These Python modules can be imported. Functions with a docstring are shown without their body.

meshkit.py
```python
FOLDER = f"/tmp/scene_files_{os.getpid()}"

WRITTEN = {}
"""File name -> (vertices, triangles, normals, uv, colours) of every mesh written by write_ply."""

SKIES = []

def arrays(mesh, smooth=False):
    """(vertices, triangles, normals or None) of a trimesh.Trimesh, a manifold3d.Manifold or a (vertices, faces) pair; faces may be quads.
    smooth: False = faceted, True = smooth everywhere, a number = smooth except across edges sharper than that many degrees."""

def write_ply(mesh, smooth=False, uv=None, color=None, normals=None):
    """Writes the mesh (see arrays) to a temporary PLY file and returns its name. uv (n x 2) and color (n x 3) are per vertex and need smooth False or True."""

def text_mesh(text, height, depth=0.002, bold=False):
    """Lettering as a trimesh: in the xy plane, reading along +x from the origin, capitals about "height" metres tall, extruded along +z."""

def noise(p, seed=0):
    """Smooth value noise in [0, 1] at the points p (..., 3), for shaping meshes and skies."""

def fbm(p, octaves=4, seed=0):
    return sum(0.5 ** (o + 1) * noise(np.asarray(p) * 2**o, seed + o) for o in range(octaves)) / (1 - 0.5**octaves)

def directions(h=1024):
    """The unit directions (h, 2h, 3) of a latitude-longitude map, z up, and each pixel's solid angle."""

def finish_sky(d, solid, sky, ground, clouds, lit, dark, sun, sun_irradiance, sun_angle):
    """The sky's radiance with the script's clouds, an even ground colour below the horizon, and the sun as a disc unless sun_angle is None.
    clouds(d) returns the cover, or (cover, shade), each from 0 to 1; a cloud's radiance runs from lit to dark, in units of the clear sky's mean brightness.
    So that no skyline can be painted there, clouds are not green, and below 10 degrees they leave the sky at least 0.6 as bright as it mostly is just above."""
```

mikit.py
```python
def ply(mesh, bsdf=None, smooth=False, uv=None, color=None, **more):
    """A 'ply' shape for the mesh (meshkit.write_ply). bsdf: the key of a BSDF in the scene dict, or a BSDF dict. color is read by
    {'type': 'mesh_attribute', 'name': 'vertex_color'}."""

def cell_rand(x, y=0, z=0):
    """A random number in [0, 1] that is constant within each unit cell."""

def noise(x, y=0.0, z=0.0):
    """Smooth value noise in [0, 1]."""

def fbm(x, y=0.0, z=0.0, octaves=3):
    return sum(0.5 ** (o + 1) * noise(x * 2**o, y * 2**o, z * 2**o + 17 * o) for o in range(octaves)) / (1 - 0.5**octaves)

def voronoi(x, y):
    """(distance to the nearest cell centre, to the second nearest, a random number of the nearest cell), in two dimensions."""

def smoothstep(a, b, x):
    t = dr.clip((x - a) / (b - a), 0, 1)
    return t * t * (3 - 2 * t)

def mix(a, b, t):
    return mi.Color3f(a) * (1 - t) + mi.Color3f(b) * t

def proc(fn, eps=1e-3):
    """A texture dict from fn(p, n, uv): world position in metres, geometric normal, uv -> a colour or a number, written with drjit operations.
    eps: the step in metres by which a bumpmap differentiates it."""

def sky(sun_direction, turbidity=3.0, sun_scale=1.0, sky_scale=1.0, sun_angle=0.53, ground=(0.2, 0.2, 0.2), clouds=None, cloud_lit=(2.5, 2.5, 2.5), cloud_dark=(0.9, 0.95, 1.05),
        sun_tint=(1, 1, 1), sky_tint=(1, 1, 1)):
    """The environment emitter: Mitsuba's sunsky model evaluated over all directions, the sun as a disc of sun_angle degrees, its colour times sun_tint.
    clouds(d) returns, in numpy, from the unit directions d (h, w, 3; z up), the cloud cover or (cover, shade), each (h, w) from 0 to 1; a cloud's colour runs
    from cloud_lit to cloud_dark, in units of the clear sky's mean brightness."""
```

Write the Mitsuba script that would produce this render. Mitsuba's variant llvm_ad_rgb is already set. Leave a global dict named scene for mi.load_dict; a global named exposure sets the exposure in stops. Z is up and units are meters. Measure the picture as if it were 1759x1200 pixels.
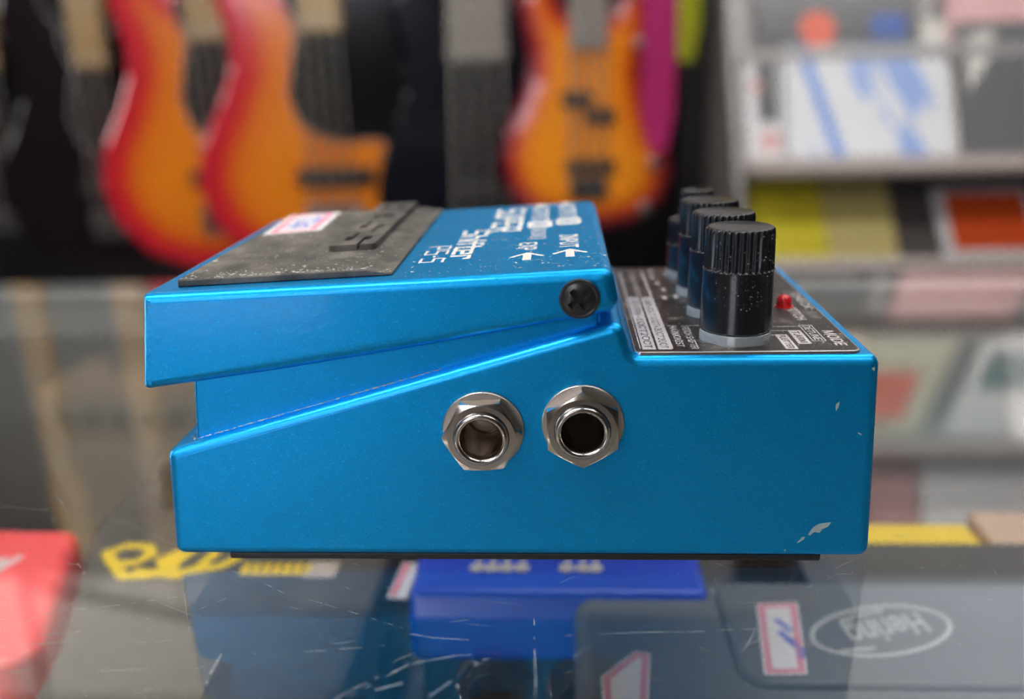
import math, random
import numpy as np, trimesh, shapely, manifold3d as m3
import mitsuba as mi, drjit as dr, mikit, meshkit
from shapely.geometry import Polygon, LineString, Point, box as sbox
from shapely import affinity

# ------------------------------------------------------------------ camera, light, exposure
T = mi.ScalarTransform4f
Z0 = 0.95                                   # height of the counter's glass above the floor
exposure = 0.08
CAM = np.array([8.4928, -144.2552, 85.4909]) / 1000 + [0, 0, Z0]
FWD = np.array([-0.05326775, 0.95291186, -0.29853228])
UP = np.array([0.00836436, 0.29937201, 0.9540998])
scene, labels = {}, {}
scene['camera'] = {'type': 'thinlens', 'fov': math.degrees(2 * math.atan(879.5 / 1557.52)), 'fov_axis': 'x',
                   'aperture_radius': 0.00195, 'focus_distance': 0.1585, 'near_clip': 0.01, 'far_clip': 50.0,
                   'to_world': T().look_at(origin=CAM.tolist(), target=(CAM + FWD).tolist(), up=UP.tolist())}
CEIL = 2.60
UNSEEN_LAMPS = [  # lamps out of view: x, y, length along x, radiance, label
    (-1.60, 1.80, 1.2, 11.0, 'ceiling lamp over the bass guitars on the left'), (1.60, 1.84, 1.2, 16.0, 'ceiling lamp over the magazine rack'),
    (-0.80, -0.42, 1.2, 34.0, 'ceiling lamp over the counter, left, placed to light the pedal rims'), (0.75, -0.42, 1.2, 11.0, 'ceiling lamp over the counter, right, placed to light the pedal rims'),  # out of view, placed to light the pedal's upper rims
    (0.55, 0.70, 1.5, 20.0, 'added fill lamp between the counter and the bass guitars'),  # added fill that brightens the bass guitars and the lower rack
    (-1.75, -2.50, 1.2, 24.0, 'ceiling lamp behind the counter on the left, placed to brighten the left of the pedal'), (-2.20, -1.25, 1.2, 24.0, 'ceiling lamp nearest the left wall, placed to brighten the left of the pedal'),  # out of view, placed so the pedal's left side is brighter
    (-0.84, -2.80, 0.22, 190.0, 'short bright ceiling lamp behind the counter, placed to light the near face of the pedal')]  # out of view, placed for glare low on the pedal's near face
UNSEEN_PANELS = [(-1.3, 2.32, 1.6, 0.62, (0.80, 0.74, 0.64), 'luminous ceiling panel over the bass guitars, placed for the glass reflection'), (1.3, 2.32, 1.6, 0.62, (0.58, 0.66, 0.76), 'luminous ceiling panel over the magazine rack, placed for the glass reflection')]  # glowing panels out of view, placed for the pale reflection in the counter glass
LAMP_TINT = np.array([1.0, 0.98, 0.95])

# ------------------------------------------------------------------ helpers
rng = np.random.default_rng(7)
random.seed(7)


def rgb(*c):
    return {'type': 'rgb', 'value': [float(x) for x in c]}


def lin(r, g, b):
    c = np.array([r, g, b]) / 255.0
    return np.where(c <= .04045, c / 12.92, ((c + .055) / 1.055) ** 2.4).tolist()


def mat(key, color, rough=.5, metallic=0., spec=.5, coat=0., gloss=.9, **kw):
    d = {'type': 'principled', 'base_color': rgb(*color) if not isinstance(color, dict) else color,
         'roughness': rough, 'metallic': metallic, 'specular': spec}
    if coat:
        d.update(clearcoat=coat, clearcoat_gloss=gloss)
    d.update(kw)
    scene[key] = {'type': 'twosided', 'bsdf': d}
    return key


def put(key, mesh, bsdf, smooth=False, label=None, cat=None, group=None, kind=None, **kw):
    scene[key] = mikit.ply(mesh, bsdf, smooth=smooth, **kw)
    tag(key, label, cat, group, kind)
    return key


def tag(key, label=None, cat=None, group=None, kind=None):
    d = {k: v for k, v in dict(label=label, category=cat, group=group, kind=kind).items() if v}
    if d:
        labels[key] = d


COUNT = {}


def num(key):
    """the key itself the first time, then key_001, key_002 ..."""
    n = COUNT.get(key, 0)
    COUNT[key] = n + 1
    return key if n == 0 else f'{key}_{n:03d}'


def TM(m):
    """a manifold as a trimesh"""
    if hasattr(m, 'to_mesh'):
        a = m.to_mesh()
        return trimesh.Trimesh(np.array(a.vert_properties[:, :3], float), np.array(a.tri_verts, int), process=False)
    return m


def MF(mesh):
    mesh = mesh.copy()
    mesh.merge_vertices()
    return m3.Manifold(m3.Mesh(vert_properties=np.asarray(mesh.vertices, np.float32), tri_verts=np.asarray(mesh.faces, np.uint32)))


def cat_(*ms):
    return trimesh.util.concatenate([TM(m) for m in ms])


def mm(mesh):
    """millimetres on the counter -> metres in the room"""
    mesh = TM(mesh).copy()
    mesh.vertices = mesh.vertices * .001 + [0, 0, Z0]
    return mesh


def xf(mesh, M=None, s=1.0, t=(0, 0, 0)):
    mesh = TM(mesh).copy()
    v = mesh.vertices * s
    if M is not None:
        v = v @ np.asarray(M, float).T
        if np.linalg.det(np.asarray(M, float)) < 0:
            mesh.faces = mesh.faces[:, ::-1]
    mesh.vertices = v + np.asarray(t, float)
    return mesh


def rot(axis, deg):
    return trimesh.transformations.rotation_matrix(math.radians(deg), axis)[:3, :3]


def soften(poly, r):
    return poly.buffer(-r).buffer(2 * r, quad_segs=8).buffer(-r, quad_segs=8)


def ring_pts(ring):
    p = np.array(ring.coords)[:-1]
    keep = [i for i in range(len(p)) if np.linalg.norm(p[i] - p[i - 1]) > 1e-5]
    return p[keep]


def pillow(poly, h, r=0., rb=None, n=4, rc=None):
    """poly (u, v) extruded along +w by h with rounded rims: r at the far end (w = h), rb at w = 0"""
    rb = r if rb is None else rb
    R = max(r, rb)
    rc = R * 1.05 if rc is None else rc
    poly = shapely.geometry.polygon.orient(soften(poly, rc).simplify(rc * 2e-3) if rc > 0 else poly)
    prof = []
    for k in range(n + 1) if rb > 0 else ():
        a = math.pi / 2 * k / n
        prof.append((rb * (1 - math.sin(a)), rb * (1 - math.cos(a))))
    if rb <= 0:
        prof.append((0., 0.))
    for k in range(n + 1) if r > 0 else ():
        a = math.pi / 2 * k / n
        prof.append((r * (1 - math.cos(a)), h - r * (1 - math.sin(a))))
    if r <= 0:
        prof.append((0., h))
    rings = [ring_pts(poly.exterior)] + [ring_pts(i) for i in poly.interiors]
    V, F, base, caps = [], [], 0, {0: [], len(prof) - 1: []}
    for p in rings:
        d1 = p - np.roll(p, 1, 0)
        d2 = np.roll(p, -1, 0) - p
        d1 /= np.linalg.norm(d1, axis=1, keepdims=True)
        d2 /= np.linalg.norm(d2, axis=1, keepdims=True)
        nn = np.stack([d1[:, 1] + d2[:, 1], -(d1[:, 0] + d2[:, 0])], 1)
        nn /= np.linalg.norm(nn, axis=1, keepdims=True)
        nn /= np.maximum((nn * np.stack([d1[:, 1], -d1[:, 0]], 1)).sum(1), .5)[:, None]
        m = len(p)
        for j, (ins, w) in enumerate(prof):
            V.append(np.column_stack([p - nn * ins, np.full(m, w)]))
            if j in caps:
                caps[j].append((base + j * m, p - nn * ins))
        i = np.arange(m)
        for j in range(len(prof) - 1):
            a, b = base + j * m + i, base + j * m + (i + 1) % m
            c, d = a + m, b + m
            F += [np.stack([a, b, d], 1), np.stack([a, d, c], 1)]
        base += m * len(prof)
    for j, lst in caps.items():
        idx = np.concatenate([b0 + np.arange(len(q)) for b0, q in lst])
        t = idx[np.asarray(m3.triangulate([q for _, q in lst])).reshape(-1, 3)]
        t = t if j else t[:, ::-1]
        F.append(t)
    return trimesh.Trimesh(np.vstack(V), np.vstack(F), process=False)


# (u, v, w) -> world: XZ profile extruded along +y from y0
def along_y(mesh, y0):
    mesh = TM(mesh).copy()
    v = mesh.vertices
    mesh.vertices = np.column_stack([v[:, 0], v[:, 2] + y0, v[:, 1]])
    mesh.faces = mesh.faces[:, ::-1]
    return mesh


def slab(x0, x1, y0, y1, z0, z1, r=0.):
    """box with edges rounded (rim r) on top and bottom"""
    return xf(pillow(sbox(x0, y0, x1, y1), z1 - z0, r, rc=r * 1.05), t=(0, 0, z0))


def lathe(prof, n=64):
    """closed solid of revolution about z from (r, z) points, axis to axis"""
    return trimesh.creation.revolve(np.array(prof, float), sections=n)


def facing(mesh, x, y, z):
    """local z (outwards) turned to -y: something fixed on the near face"""
    return xf(mesh, [[1, 0, 0], [0, 0, -1], [0, 1, 0]], t=(x, y, z))


def ex(poly, h):
    gs = [g for g in getattr(poly, 'geoms', [poly]) if not g.is_empty and g.area > 1e-9]
    return trimesh.util.concatenate([trimesh.creation.extrude_polygon(g, h, engine='earcut') for g in gs])


def tube_path(pts, r, n=8):
    pts = np.asarray(pts, float)
    rr = np.broadcast_to(r, (len(pts),))
    t = np.gradient(pts, axis=0)
    t /= np.linalg.norm(t, axis=1, keepdims=True)
    a = np.cross(t, np.where(np.abs(t[:, 2:]) < .9, [0, 0, 1.], [1., 0, 0]))
    a /= np.linalg.norm(a, axis=1, keepdims=True)
    b = np.cross(t, a)
    g = np.arange(n) * 2 * np.pi / n
    v = pts[:, None] + rr[:, None, None] * (np.cos(g)[None, :, None] * a[:, None] + np.sin(g)[None, :, None] * b[:, None])
    m = len(pts)
    F = []
    for i in range(m - 1):
        for j in range(n):
            k = (j + 1) % n
            F += [[i * n + j, i * n + k, (i + 1) * n + k], [i * n + j, (i + 1) * n + k, (i + 1) * n + j]]
    v = np.vstack([v.reshape(-1, 3), pts[:1], pts[-1:]])
    for j in range(n):
        k = (j + 1) % n
        F += [[k, j, m * n], [(m - 1) * n + j, (m - 1) * n + k, m * n + 1]]
    return trimesh.Trimesh(v, np.array(F), process=False)


# ------------------------------------------------------------------ materials
def flake(p, n, uv):
    f = mikit.cell_rand(p.x * 9000, p.y * 9000, p.z * 9000)
    g = mikit.cell_rand(p.x * 5200 + 31, p.y * 5200, p.z * 5200)
    k = .86 + .22 * f + .5 * mikit.smoothstep(.95, 1.0, g)
    w = mikit.smoothstep(.992, .999, mikit.cell_rand(p.x * 4200, p.y * 4200 + 5, p.z * 4200))
    return mikit.mix(mi.Color3f(0.0, .345, .80) * k, (.02, .55, .85), w * .8)


def peel(p, n, uv):
    return mikit.noise(p.x * 700, p.y * 700, p.z * 700) * .6 + .4 * mikit.noise(p.x * 1500 + 9, p.y * 1500, p.z * 1500)


scene['paint'] = {'type': 'twosided', 'bsdf': {'type': 'bumpmap', 'arbitrary': {**mikit.proc(peel, eps=1e-4)}, 'scale': 1.1e-5,
    'bsdf': {'type': 'principled', 'base_color': mikit.proc(flake), 'metallic': .88, 'roughness': .41, 'specular': .1, 'clearcoat': .6, 'clearcoat_gloss': .965}}}


def rubber_tex(p, n, uv):
    d = mikit.fbm(p.x * 160, p.y * 160, p.z * 160, 4)
    g = mikit.noise(p.x * 3000, p.y * 3000, p.z * 3000)
    return mikit.mix((.048, .044, .040), (.17, .155, .135), mikit.smoothstep(.25, .85, d) * .8 + .25 * (g - .5))


def dusty_black(p, n, uv):
    d = mikit.fbm(p.x * 300, p.y * 300, p.z * 300, 3)
    g = mikit.noise(p.x * 4000, p.y * 4000, p.z * 4000)
    return mikit.mix((.012, .010, .010), (.17, .15, .125), mikit.smoothstep(.52, .85, d) * .7 + .1 * g * d)


mat('rubber', mikit.proc(rubber_tex), .62, spec=.35)
mat('panel_black', mikit.proc(dusty_black), .38, spec=.5)
mat('knob_black', (.008, .008, .010), .22, spec=.5)
mat('base_black', (.010, .010, .011), .45)
mat('nickel', (.58, .52, .47), .17, 1.0)
mat('nickel_dull', (.48, .43, .38), .40, 1.0)
mat('socket_dark', (.03, .027, .024), .7)
mat('screw_black', (.045, .045, .047), .30, .7)
mat('aluminium', (.62, .62, .62), .30, 1.0)
mat('cloudy_plastic', (.33, .36, .38), .25, .25)
mat('print_white', (.66, .645, .61), .5)
mat('print_silver', (.56, .52, .52), .40, .15)
mat('print_dark', (.03, .025, .027), .5)
mat('bare_metal', (.42, .50, .54), .45, .5)
mat('sticker_paper', (.68, .66, .67), .5)
mat('sticker_pink', (.72, .17, .27), .5)
mat('ink_blue', (.16, .17, .50), .5)
mat('ink_pale', (.22, .23, .55), .5)
mat('led_red', (.62, .005, .012), .12, coat=1.)
mat('dust', (.50, .50, .48), .9)
mat('scratch', (.30, .29, .27), .8)
scene['glass'] = {'type': 'thindielectric', 'int_ior': 1.32}

# ------------------------------------------------------------------ the room
def wall_tex(p, n, uv):
    return mi.Color3f(.20, .21, .205) * (.9 + .2 * mikit.fbm(p.x * 3, p.y * 3, p.z * 3, 3))


def floor_tex(p, n, uv):
    return mikit.mix((.045, .036, .032), (.075, .06, .05), mikit.fbm(p.x * 9, p.y * 9, 0, 4))


mat('wall_paint', mikit.proc(wall_tex), .8)
mat('unseen_wall_dark', (.055, .053, .052), .8)  # plain unseen walls, kept dark so black lacquer reflects little
mat('floor_finish', mikit.proc(floor_tex), .35)
mat('ceiling_tile', (.62, .62, .60), .9)
mat('slatwall', (.006, .006, .008), .5, spec=.2)
X0, X1, Y0, Y1 = -3.0, 3.0, -4.6, 3.0


def quad_box(x0, x1, y0, y1, z0, z1):
    return trimesh.creation.box(bounds=[[x0, y0, z0], [x1, y1, z1]])


put('floor', quad_box(X0, X1, Y0, Y1, -.1, 0), 'floor_finish', kind='structure')
put('ceiling', quad_box(X0, X1, Y0, Y1, CEIL, CEIL + .1), 'ceiling_tile', kind='structure')
put('wall_back', quad_box(X0, X1, Y1, Y1 + .1, 0, CEIL), 'wall_paint', kind='structure')
put('wall_left', quad_box(X0 - .1, X0, Y0, Y1, 0, CEIL), 'unseen_wall_dark', kind='structure')
put('wall_right', quad_box(X1, X1 + .1, Y0, Y1, 0, CEIL), 'unseen_wall_dark', kind='structure')
put('wall_front', quad_box(X0, X1, Y0 - .1, Y0, 0, CEIL), 'unseen_wall_dark', kind='structure')
for k in range(13):                         # black slatted boards on the lower part of the back wall
    put(num('wall_back__slat'), quad_box(X0, X1, Y1 - .02, Y1, .02 + k * .105, .02 + k * .105 + .098), 'slatwall')

mat('lamp_metal', (.7, .7, .7), .5)
for x, y, L, e, lab in UNSEEN_LAMPS:
    k = num('unseen_ceiling_lamp')
    put(k + '__housing', quad_box(x - L / 2 - .03, x + L / 2 + .03, y - .11, y + .11, CEIL - .05, CEIL - .001), 'lamp_metal')
    g = quad_box(x - L / 2, x + L / 2, y - .08, y + .08, CEIL - .07, CEIL - .052)
    put(k + '__diffuser', g, 'lamp_metal', emitter={'type': 'area', 'radiance': rgb(*(LAMP_TINT * e))})
    tag(k, 'unseen long white ' + lab, 'lamp', 'unseen ceiling lamps')

mat('window_frame', (.10, .10, .105), .5)
WX0, WX1, WZ0, WZ1 = -2.75, -1.25, 1.58, 2.20        # unseen window of glowing panes behind the camera, lights the pedal's left side
for i in range(3):
    w = (WX1 - WX0) / 3
    put(num('unseen_window_1__pane'), quad_box(WX0 + i * w + .02, WX0 + (i + 1) * w - .02, Y0 + .004, Y0 + .012, WZ0, WZ1), 'lamp_metal', emitter={'type': 'area', 'radiance': rgb(7.5, 7.7, 8.8)})
for i in range(4):
    put(num('unseen_window_1__bar'), quad_box(WX0 + i * w - .02, WX0 + i * w + .02, Y0, Y0 + .04, WZ0, WZ1), 'window_frame')
for z in (WZ0 - .05, WZ1 + .001):
    put(num('unseen_window_1__rail'), quad_box(WX0 - .05, WX1 + .05, Y0, Y0 + .05, z, z + .048), 'window_frame')
labels['unseen_window_1'] = {'kind': 'structure'}
k = 'unseen_wall_lamp'  # lamp out of view, placed for highlights along the bass guitar rims
put(k + '__bracket', quad_box(X0 + .001, X0 + .03, .28, 1.52, 1.33, 1.67), 'lamp_metal')
put(k + '__diffuser', quad_box(X0 + .031, X0 + .05, .30, 1.50, 1.35, 1.65), 'lamp_metal', emitter={'type': 'area', 'radiance': rgb(*(LAMP_TINT * 14))})
tag(k, 'long glowing lamp out of view on the left wall, placed to light the bass guitar rims', 'lamp')
for x, y, L, w, e, lab in UNSEEN_PANELS:
    k = num('unseen_ceiling_panel')
    put(k + '__housing', quad_box(x - L / 2 - .03, x + L / 2 + .03, y - w / 2 - .03, y + w / 2 + .03, CEIL - .02, CEIL - .001), 'lamp_metal')
    put(k + '__diffuser', quad_box(x - L / 2, x + L / 2, y - w / 2, y + w / 2, CEIL - .03, CEIL - .021), 'lamp_metal', emitter={'type': 'area', 'radiance': rgb(*e)})
    tag(k, 'unseen square-cornered white ' + lab, 'lamp', 'unseen ceiling panels')

# ------------------------------------------------------------------ the counter
mat('case_metal', (.36, .37, .36), .4, .6)
mat('case_inside', (.20, .19, .175), .6)


def shelf_tex(p, n, uv):
    a = mikit.fbm(p.x * 60, p.y * 60, 0, 4)
    return mikit.mix((.13, .12, .105), (.24, .225, .195), a)


mat('shelf_board', mikit.proc(shelf_tex), .5)
CX0, CX1, CY0, CY1 = -900., 900., -330., 236.
cnt = 'display_counter'
put(cnt + '__glass_top', mm(trimesh.creation.box(bounds=[[CX0, CY0, -5.0], [CX1, CY1, 0]])), 'glass')
put(cnt + '__rail', mm(slab(CX0, CX1, CY1 - 9, CY1 + 3, -24, -5.2, 1.)), 'case_metal')
put(cnt + '__rail_001', mm(slab(CX0, CX1, CY0 - 3, CY0 + 9, -24, -5.2, 1.)), 'case_metal')
put(cnt + '__side_panel', mm(slab(CX0 - 2, CX0 + 12, CY0, CY1, -949, -6, .5)), 'case_metal')
put(cnt + '__side_panel_001', mm(slab(CX1 - 12, CX1 + 2, CY0, CY1, -949, -6, .5)), 'case_metal')
put(cnt + '__glass_front', mm(trimesh.creation.box(bounds=[[CX0 + 13, CY1 - 7, -930], [CX1 - 13, CY1 - 3, -24.5]])), 'glass')
put(cnt + '__plinth', mm(slab(CX0 + 13, CX1 - 13, CY0 + 6, CY1 - 9, -949, -850, .5)), 'case_metal')
put(cnt + '__shelf', mm(slab(CX0 + 13, CX1 - 13, CY0 + 6, 135, -106, -100, .5)), 'shelf_board')
tag(cnt, 'glass-topped shop counter with scratched glass under the blue pedal', 'counter')


def ribbon(pts, w, z):
    pts = np.array(pts, float)
    t = np.gradient(pts, axis=0)
    t /= np.linalg.norm(t, axis=1, keepdims=True) + 1e-9
    nrm = np.stack([-t[:, 1], t[:, 0]], 1)
    ww = np.asarray(w)[:, None]
    a, b = pts + nrm * ww / 2, pts - nrm * ww / 2
    v = np.vstack([np.column_stack([a, np.full(len(a), z)]), np.column_stack([b, np.full(len(b), z)])])
    n = len(pts)
    f = []
    for i in range(n - 1):
        f += [[i, n + i, n + i + 1], [i, n + i + 1, i + 1]]
    return trimesh.Trimesh(v, np.array(f), process=False)


# long scratches in the glass (x, y in mm on the glass), then many short ones
SCR = [
    ([(-84.61, -18.56), (-56.84, -11.7)], 0.16),
    ([(-85.47, 18.42), (-75.62, 12.83), (-66.11, 6.69)], 0.1),
    ([(-80.25, -25.76), (-66.86, -24.04)], 0.12),
    ([(-109.15, 21.97), (-94.83, 19.41)], 0.1),
    ([(-80.6, -0.45), (-76.83, -4.82)], 0.14),
    ([(-84.89, -0.69), (-79.09, -1.25)], 0.1),
    ([(-52.79, -15.82), (-48.35, -11.61)], 0.12),
    ([(-43.03, -38.24), (-44.01, -32.44), (-44.09, -26.84)], 0.26),
    ([(-56.56, 0.56), (-38.18, -10.78), (-26.76, -15.5), (-17.1, -19.93)], 0.13),
    ([(-31.53, -26.36), (-18.14, -24.69)], 0.13),
    ([(-24.33, -37.78), (-23.09, -36.25), (-19.46, -32.83), (-14.77, -29.78)], 0.18),
    ([(-22.08, -36.61), (-14.66, -29.36), (-7.46, -26.85), (-2.33, -26.35)], 0.16),
    ([(-18.66, -35.16), (-10.43, -31.48)], 0.26),
    ([(-6.8, -29.79), (-2.26, -27.34)], 0.2),
    ([(-10.89, -36.91), (-7.38, -32.49)], 0.22),
    ([(4.02, -16.93), (4.51, -37.37)], 0.16),
    ([(8.34, -21.6), (29.82, -20.23), (38.98, -19.64), (46.67, -19.54)], 0.1),
    ([(-22.97, -7.16), (-18.66, -10.39)], 0.12),
    ([(-16.12, -21.33), (-11.6, -22.49), (-5.66, -23.16)], 0.14),
    ([(10.07, -27.15), (12.9, -23.93)], 0.1),
    ([(33.99, -9.65), (33.88, -7.33), (35.48, -4.17)], 0.14),
    ([(54.09, -3.44), (55.99, -5.1)], 0.1),
    ([(69.28, -1.59), (75.95, 0.2)], 0.1),
    ([(58.39, -6.54), (60.35, -6.16)], 0.14),
    ([(-57.11, -8.99), (-53.25, -17.66), (-50.37, -23.96)], 0.1),
    ([(-61.43, -31.37), (-53.52, -30.96)], 0.1),
    ([(-74.65, -32.0), (-70.63, -31.1)], 0.13),
    ([(-58.68, -24.53), (-52.11, -23.37)], 0.1),
    ([(-76.25, -22.79), (-67.81, -21.41)], 0.08),
    ([(-70.59, -23.48), (-68.29, -19.49)], 0.1),
    ([(-20.27, -37.21), (-17.12, -36.15)], 0.14),
    ([(11.86, -8.64), (19.84, -7.47)], 0.08),
    ([(45.59, -23.74), (49.07, -22.22)], 0.1),
    ([(67.72, -23.71), (69.5, -22.52)], 0.12),
    ([(-75.74, -16.61), (-73.5, -9.53)], 0.08),
    ([(-76.21, 12.82), (-60.51, 2.83)], 0.07),
    ([(67.69, 13.44), (75.46, 16.95)], 0.05),
    ([(77.68, 11.24), (83.94, 13.51)], 0.05),
]
rs = np.random.default_rng(11)
out = []
for pts, w in SCR:
    p = np.array(pts, float)
    seg = np.linalg.norm(np.diff(p, axis=0), axis=1)
    s = np.concatenate([[0], np.cumsum(seg)])
    step = .45
    q = np.arange(0, s[-1], step)
    c = np.column_stack([np.interp(q, s, p[:, 0]), np.interp(q, s, p[:, 1])])
    if len(c) < 4:
        continue
    c += np.column_stack([meshkit.noise(np.column_stack([q * .25, q * 0, q * 0]), 3 + j) - .5 for j in range(2)]) * .35
    ww = .8 * w * (.45 + 1.1 * meshkit.noise(np.column_stack([q * 1.7, q * 0 + len(out), q * 0]), 1))
    gate = meshkit.noise(np.column_stack([q * .9, q * 0 + 3.3 * len(out), q * 0]), 2) > .36     # broken lines
    i = 0
    while i < len(c):
        if gate[i]:
            j = i
            while j + 1 < len(c) and gate[j + 1]:
                j += 1
            if j - i >= 2:
                e = ww[i:j + 1].copy()
                e[0] = e[-1] = .02
                out.append(ribbon(c[i:j + 1], e, .03))
            i = j + 1
        else:
            i += 1
for k in range(190):
    x, y = rs.uniform(-105, 110), rs.uniform(-40, 60)
    a, L = rs.normal(.35, .7), rs.exponential(2.2) + .4
    q = np.linspace(0, 1, 5)
    c = np.column_stack([x + q * L * math.cos(a), y + q * L * math.sin(a) + rs.normal(0, .12) * q * (1 - q) * 4])
    out.append(ribbon(c, np.array([.02, .07, .09, .07, .02]) * rs.uniform(.5, 1.3), .03))
put(cnt + '__scratches', mm(cat_(*out)), 'scratch', kind='stuff')
out = []
for k in range(900):
    x, y = rs.uniform(-160, 170), rs.uniform(-40, 120)
    s = rs.uniform(.03, .10)
    out.append(trimesh.creation.box(extents=[s, s * rs.uniform(.5, 2), .03], transform=trimesh.transformations.translation_matrix([x, y, .03]) @ trimesh.transformations.rotation_matrix(rs.uniform(0, 3), [0, 0, 1])))
put(cnt + '__dust', mm(cat_(*out)), 'dust', kind='stuff')

# ------------------------------------------------------------------ the pedal (millimetres; y = 0 is its near face)
pd = 'effects_pedal'
tag(pd, 'metallic blue guitar effects pedal with black knobs standing on the glass counter', 'effects pedal')
JACKS = [(-5.03, 25.4, 2.), (12.11, 26.5, 31.)]


def draft(mesh, yc=35.75, k=.0175 / 35.75):
    mesh = TM(mesh).copy()
    v = mesh.vertices
    v[:, 1] = yc + (v[:, 1] - yc) * (1 - k * v[:, 2])
    mesh.vertices = v
    return mesh


prof = Polygon([(-62.65, 1.2), (-61.55, 21.0), (-60.6, 21.9), (17.4, 44.35), (18.9, 43.6), (20.75, 38.4), (61.35, 38.4), (62.65, 1.2)])
body = MF(draft(along_y(pillow(prof, 71.5, 1.8, n=6, rc=1.85), 0.)))
for jx, jz, a in JACKS:
    cyl = m3.Manifold.cylinder(18, 4.9, 4.9, 48)
    body = body - cyl.rotate([-90, 0, 0]).translate([jx, -2., jz])
put(pd + '__body', mm(body), 'paint', smooth=32)
put(pd + '__base_plate', mm(xf(pillow(Polygon([(-52.6, .8), (54.4, .8), (54.4, 72), (-52.6, 72)]), 1.35, .25, .5), t=(0, 0, .05))), 'base_black', smooth=30)
hp = Polygon([(-57.3, 19.5), (-56.1, 34.6), (15.3, 48.3), (15.2, 42.5)])
put(pd + '__inner_housing', mm(along_y(pillow(hp, 66, .8, rc=.85), 3.4)), 'paint', smooth=32)
TZ = lambda x: 52.89 + .0437 * x
tp = Polygon([(-64.35, 32.95), (-61.95, TZ(-61.95)), (17.0, TZ(17.0)), (18.15, 48.0), (17.3, 46.2), (14.05, 45.62), (-17.28, 40.08), (-40, 36.4)])
treadle = along_y(pillow(tp.buffer(-2.2).buffer(2.2).union(tp.intersection(sbox(-70, 20, 5, 60))), 78.4, 1.8, n=6, rc=.9), .7)
put(pd + '__treadle', mm(treadle), 'paint', smooth=32)

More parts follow.
